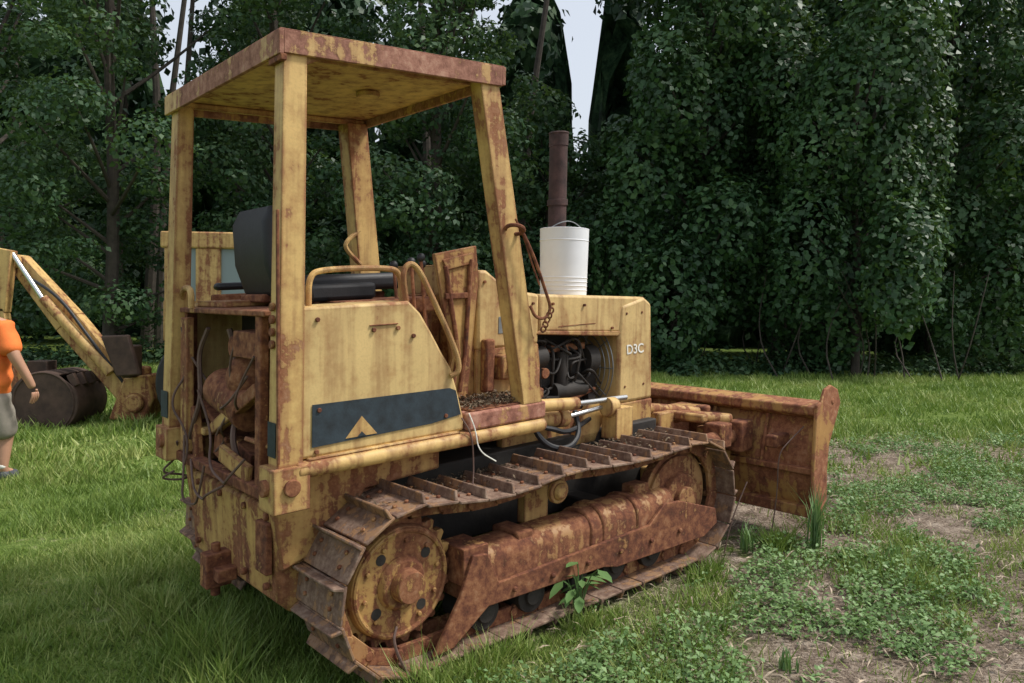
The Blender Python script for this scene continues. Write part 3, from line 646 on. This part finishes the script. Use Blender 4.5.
for i in range(300):
    X=rng.uniform(-27,30); Y=rng.uniform(24.5,28); hmax=14*(1-.62*gapn(X,Y))
    z=rng.uniform(.3,hmax)
    r=rng.uniform(.8,1.5)*(.6 if gapn(X,Y)>.3 else 1); k=140; d=rng.normal(size=(k,3)); d/=np.linalg.norm(d,axis=1,keepdims=True)
    Ps.append(np.array([X,Y,z])+d*r*(.6+.5*rng.random(k))[:,None]); Ns.append(d+rng.normal(size=(k,3))*.4+[0,0,.4])
P=np.concatenate(Ps); scatter('foliage',M_leafC,P[:],np.concatenate(Ns),rng.uniform(.2,.42,len(P)),.7,WD)
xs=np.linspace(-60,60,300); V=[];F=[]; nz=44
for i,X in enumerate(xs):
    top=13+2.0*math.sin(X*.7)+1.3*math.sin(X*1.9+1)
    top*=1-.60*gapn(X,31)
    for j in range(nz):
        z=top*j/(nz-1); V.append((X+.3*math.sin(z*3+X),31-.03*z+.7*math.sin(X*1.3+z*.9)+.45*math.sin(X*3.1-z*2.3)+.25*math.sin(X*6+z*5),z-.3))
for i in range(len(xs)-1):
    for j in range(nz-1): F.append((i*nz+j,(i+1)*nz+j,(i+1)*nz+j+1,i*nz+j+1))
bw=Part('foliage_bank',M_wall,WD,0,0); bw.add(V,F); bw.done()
tk=Part('trunks',M_bark,WD,0,0)
for i in range(30):
    X=rng.uniform(-22,24);Y=rng.uniform(22.5,27); tk.tube([(X,Y,0),(X+rng.uniform(-.5,.5),Y,6),(X+rng.uniform(-1,1),Y,12)],[rng.uniform(.08,.2),.05],8,1)
tk.done()
Ps=[];Ns=[]
for i in range(330):
    X=rng.uniform(-15,17); Y=17.3+(.25*max(0,X-3))+rng.uniform(-.4,1.8)
    r=rng.uniform(.15,.6)*(1.2 if X<3 else 1.0); k=110; d=rng.normal(size=(k,3)); d[:,2]=abs(d[:,2]); d/=np.linalg.norm(d,axis=1,keepdims=True)
    Ps.append(np.array([X,Y,.15])+d*r*np.array([1.3,1,1.1])*(.5+.6*rng.random(k))[:,None]); Ns.append(d+rng.normal(size=(k,3))*.4+[0,0,.5])
P=np.concatenate(Ps); scatter('undergrowth_shrubs',M_leafB,P,np.concatenate(Ns),rng.uniform(.07,.16,len(P)),.6)
# ================================================================= BACKHOE
BH=empty('backhoe_loader',(0,10.4,0),0)
def H_(n,m,b=.01): return Part(n,m,BH,b,0)
def pz(px,py,d=10.4): return ((px-512)/810.5*d, 1.604-(py-(306.6-(512-px)*.019))/810.5*d)
def beam(P_,p,q,w0,w1,y0,y1):
    a=Vector(p);b=Vector(q);d=(b-a).normalized();n=Vector((-d.y,d.x))
    P_.ext([tuple(a+n*w0),tuple(b+n*w1),tuple(b-n*w1),tuple(a-n*w0)],y0,y1)
bm_=H_('boom',M_yel)
e0=pz(20,262); b0=pz(138,402)
mid=pz(70,322)
beam(bm_,b0,mid,.15,.17,-.1,.1); beam(bm_,mid,e0,.17,.11,-.1,.1)
bm_.frust((e0[0],-.16,e0[1]),(e0[0],.16,e0[1]),.09,n=20); bm_.frust((b0[0],-.2,b0[1]),(b0[0],.2,b0[1]),.13,n=20); bm_.done()
dp=H_('dipper_arm',M_yel); d1=pz(22,390); dm=pz(4,310)
beam(dp,(e0[0]-.08,e0[1]+.15),dm,.13,.17,-.26,-.12); beam(dp,dm,d1,.15,.09,-.26,-.12); dp.done()
hc=H_('boom_cylinders',M_yel,.003); a=pz(52,300); c_=pz(118,372); hc.frust((a[0],-.2,a[1]+.02),(c_[0],-.2,c_[1]+.0),.065,n=16)
c3=pz(130,395); hc.frust((pz(60,310)[0],.2,pz(60,330)[1]),(c3[0],.2,c3[1]),.06,n=16); hc.done()
hc=H_('cylinder_rods',M_chrome,0); a2=pz(22,255); hc.frust((a2[0],-.2,a2[1]),(a[0],-.2,a[1]),.032,n=14); hc.done()
hh=H_('boom_hoses',M_blk,0); q=[pz(30,275),pz(60,300),pz(90,345),pz(135,390)]; hh.tube([(q[0][0],-.14,q[0][1]),(q[1][0]+.1,-.2,q[1][1]+.05),(q[2][0]+.1,-.22,q[2][1]+.1),(q[3][0],-.15,q[3][1])],.02,8); hh.done()
sw=H_('swing_casting',M_yr,.03); s0=pz(135,420); sw.ext([(s0[0]-.25,.08),(s0[0]+.2,.05),(s0[0]+.32,.35),(s0[0]+.25,.66),(s0[0]-.05,.62),(s0[0]-.15,.35)],-.22,.22); sw.frust((s0[0]+.1,-.3,.3),(s0[0]+.1,.3,.3),.12); sw.frust((s0[0]+.1,0,.05),(s0[0]+.1,0,.75),.1); sw.done()
bk=H_('digging_bucket',M_bkt,.01)
c=pz(59,400); R=.43; A0,A1=math.radians(65),math.radians(395)
arc=[(c[0]+R*math.cos(t),c[1]+R*.92*math.sin(t)) for t in np.linspace(A0,A1,32)]
inn=[(c[0]+(R-.03)*math.cos(t),c[1]+(R-.03)*.92*math.sin(t)) for t in np.linspace(A1,A0,32)]
bk.ext(arc+inn,-.35,.35); bk.ext(arc,-.37,-.352); bk.ext(arc,.352,.37)
for i in range(4): bk.box(arc[-1][0]-.06,arc[-1][0]+.03,-.33+i*.2,-.26+i*.2,arc[-1][1]-.02,arc[-1][1]+.14,('Y',-25))
bk.box(c[0]-.35,c[0]-.1,-.12,.12,c[1]+.2,c[1]+.5); bk.torus((c[0],-.372,c[1]),(0,1,0),.38,.015,40,6)
bk.done()
st=H_('stabilizer_pad',M_bkt,.02); s1=pz(138,352); st.ext([(s1[0]-.24,s1[1]+.22),(s1[0]+.1,s1[1]+.24),(s1[0]+.24,s1[1]-.25),(s1[0]-.05,s1[1]-.28)],-.5,-.42); st.box(s1[0]-.02,s1[0]+.1,-.42,-.1,s1[1]-.3,s1[1]+.1); st.done()
bd_=H_('chassis',M_yel,.03); bd_.box(-4.2,-1.4,-.55,.6,.5,1.15); bd_.box(-2.9,-1.2,-.4,.4,1.1,1.55); bd_.done()
cb=H_('cab_frame',M_yel,.02)
x0,x1=pz(183,0)[0],pz(245,0)[0]+.5; zt=pz(200,238)[1]
for xx,wd_ in ((x0-.02,.10),(x0+.36,.30),(x1-.12,.14)):
    for yy in (-.5,.5): cb.box(xx,xx+wd_,yy-.04,yy+.04,1.1,zt-.01)
cb.box(x0-.06,x1+.06,-.56,.56,zt-.17,zt+.03); cb.box(x0-.04,x1,-.525,.525,1.1,1.60); cb.done()
cg=H_('cab_windows',M_glass,0); cg.box(x0+.08,x0+.36,-.49,-.48,1.59,zt-.16); cg.box(x0+.66,x1-.12,-.49,-.48,1.59,zt-.16); cg.done()
wh=H_('wheels',M_blk,.03)
for xx,rr in ((-3.6,.62),(-1.6,.42)):
    for yy in (-.85,.6): wh.frust((xx,yy,rr),(xx,yy+.35,rr),rr,n=40)
wh.done()
# ================================================================= PERSON (walking away at left)
PE=empty('man_in_orange_shirt',(-4.60,7.06,float(gz(-4.56,7.06))),math.radians(-12)); PE.scale=(1.05,1.05,1.0)
def skin(name,mat,verts,edges,rad,root=0,sub=2,wr=0):
    me=bpy.data.meshes.new(name); me.from_pydata(verts,edges,[]); o=bpy.data.objects.new(name,me); COL.objects.link(o)
    o.modifiers.new('s','SKIN'); 
    for i,v in enumerate(me.skin_vertices[0].data):
        r=rad[i]; v.radius=r if isinstance(r,tuple) else (r,r)
        v.use_root=(i==root)
    s=o.modifiers.new('u','SUBSURF'); s.levels=sub; s.render_levels=sub
    dg=bpy.context.evaluated_depsgraph_get(); m2=bpy.data.meshes.new_from_object(o.evaluated_get(dg)); m2.name=name
    bpy.data.objects.remove(o); m2.polygons.foreach_set('use_smooth',[True]*len(m2.polygons)); m2.materials.clear(); m2.materials.append(mat)
    if wr:
        for v in m2.vertices:
            p=v.co; k_=wr*math.sin(p.z*38+p.x*14+3*math.sin(p.x*9+p.y*11))*(.5+.5*math.sin(p.z*9+p.y*7)); v.co=p+v.normal*k_
    o=bpy.data.objects.new(name,m2); COL.objects.link(o); o.parent=PE; return o
V=[(0,0,.90),(0,.0,1.08),(0,.01,1.24),(0,.0,1.38),(0,.0,1.45),(0,.015,1.52),(0,.03,1.60),(0,.03,1.68),
 (.20,0,1.37),(.30,-.02,1.12),(.37,.06,.90),(.385,.09,.82),
 (-.20,0,1.37),(-.28,.0,1.12),(-.31,.10,.90),(-.315,.13,.82),
 (.10,0,.86),(.115,.10,.47),(.12,.04,.09),(.125,.15,.04),
 (-.10,0,.86),(-.11,-.03,.47),(-.11,-.22,.13),(-.115,-.12,.05)]
E=[(0,1),(1,2),(2,3),(3,4),(4,5),(5,6),(6,7),(3,8),(8,9),(9,10),(10,11),(3,12),(12,13),(13,14),(14,15),(0,16),(16,17),(17,18),(18,19),(0,20),(20,21),(21,22),(22,23)]
R_=[(.16,.11),(.15,.11),(.16,.11),(.13,.09),.06,.07,.09,.065,.065,.053,.037,.032,.065,.053,.037,.032,.095,.07,.046,.042,.095,.07,.046,.042]
skin('body',M_skin,V,E,R_)
skin('shirt',M_orange,[(0,0,.70),(0,0,.92),(0,.01,1.16),(0,0,1.34),(0,0,1.42),(.19,0,1.34),(.28,-.014,1.10),(-.19,0,1.34),(-.27,0,1.10)],[(0,1),(1,2),(2,3),(3,4),(3,5),(5,6),(3,7),(7,8)],[(.25,.18),(.235,.17),(.225,.16),(.165,.12),(.085,.08),.095,.105,.095,.105],0,3,.013)
skin('shorts',M_khaki,[(0,0,.90),(0,0,.78),(.10,.01,.70),(.118,.08,.35),(-.10,0,.70),(-.112,-.06,.35)],[(0,1),(1,2),(2,3),(1,4),(4,5)],[(.17,.13),(.17,.135),.125,.12,.125,.12],0,3,.009)
skin('shoe_right',M_shoe,[(.12,-.0,.06),(.123,.09,.045),(.128,.19,.035)],[(0,1),(1,2)],[.058,.055,.045]); skin('shoe_left',M_shoe,[(-.11,-.25,.10),(-.113,-.16,.055),(-.116,-.07,.035)],[(0,1),(1,2)],[.058,.055,.045])
skin('socks',M_text,[(.12,.05,.16),(.12,.035,.09)],[(0,1)],[.052,.052]); 
skin('hair',M_hair,[(0,.005,1.59),(0,.0,1.66),(0,.02,1.71)],[(0,1),(1,2)],[.088,.098,.066])
for s,hx,hy,hz in ((1,.385,.11,.80),(-1,-.315,.13,.81)):
    for i,(dx,l) in enumerate(((-.026,.06),(-.009,.068),(.009,.064),(.026,.05))):
        skin('finger',M_skin,[(hx,hy+dx,hz-.01),(hx+s*.004,hy+dx*1.15,hz-.05),(hx-s*.008,hy+dx*1.2,hz-.05-l*.5),(hx-s*.022,hy+dx*1.15,hz-.05-l)],[(0,1),(1,2),(2,3)],[.012,.010,.009,.007],0,1)
    skin('thumb',M_skin,[(hx,hy+.015,hz+.01),(hx-s*.02,hy+.045,hz-.02),(hx-s*.025,hy+.055,hz-.055)],[(0,1),(1,2)],[.012,.011,.008],0,1)
fc_=Part('face',M_skin,PE,0,0); fc_.ball((0,.118,1.585),.016,8,1.4)
for s in (-1,1): fc_.ball((s*.092,.03,1.60),.022,8,1.4)
fc_.done()
ey=Part('eyes',M_hair,PE,0,0)
for s in (-1,1): ey.ball((s*.032,.112,1.615),.010,8)
ey.box(-.022,.022,.110,.118,1.545,1.551); ey.done()
# ================================================================= LIGHT / CAMERA
sd=Vector((.80,.02,1.15)).normalized(); el=math.asin(sd.z); az=math.atan2(sd.x,sd.y)
W=bpy.data.worlds.new('World'); S.world=W; W.use_nodes=True; nt=W.node_tree
sk=nt.nodes.new('ShaderNodeTexSky'); sk.sky_type='NISHITA'; sk.sun_disc=False; sk.sun_elevation=el; sk.sun_rotation=az; sk.dust_density=5; sk.air_density=1.0
hz_=mix(nt,.55,sk.outputs[0],(6.8,7.1,7.5))
nt.links.new(hz_,nt.nodes['Background'].inputs[0]); nt.nodes['Background'].inputs[1].default_value=.15
sl_=bpy.data.lights.new('sun','SUN'); sl_.energy=3.3; sl_.angle=math.radians(9); sl_.color=(1,.965,.90)
so=bpy.data.objects.new('sun',sl_); so.rotation_euler=sd.to_track_quat('Z','Y').to_euler(); COL.objects.link(so)
cam=bpy.data.cameras.new('camera'); cam.sensor_width=36; cam.lens=36*810.5/1024; cam.clip_end=2000; cam.clip_start=.05
co=bpy.data.objects.new('camera',cam); COL.objects.link(co); S.camera=co
co.matrix_world=Matrix.Translation((0,0,1.604))@Matrix.Rotation(math.radians(90-2.466),4,'X')@Matrix.Rotation(math.radians(1.087),4,'Z')
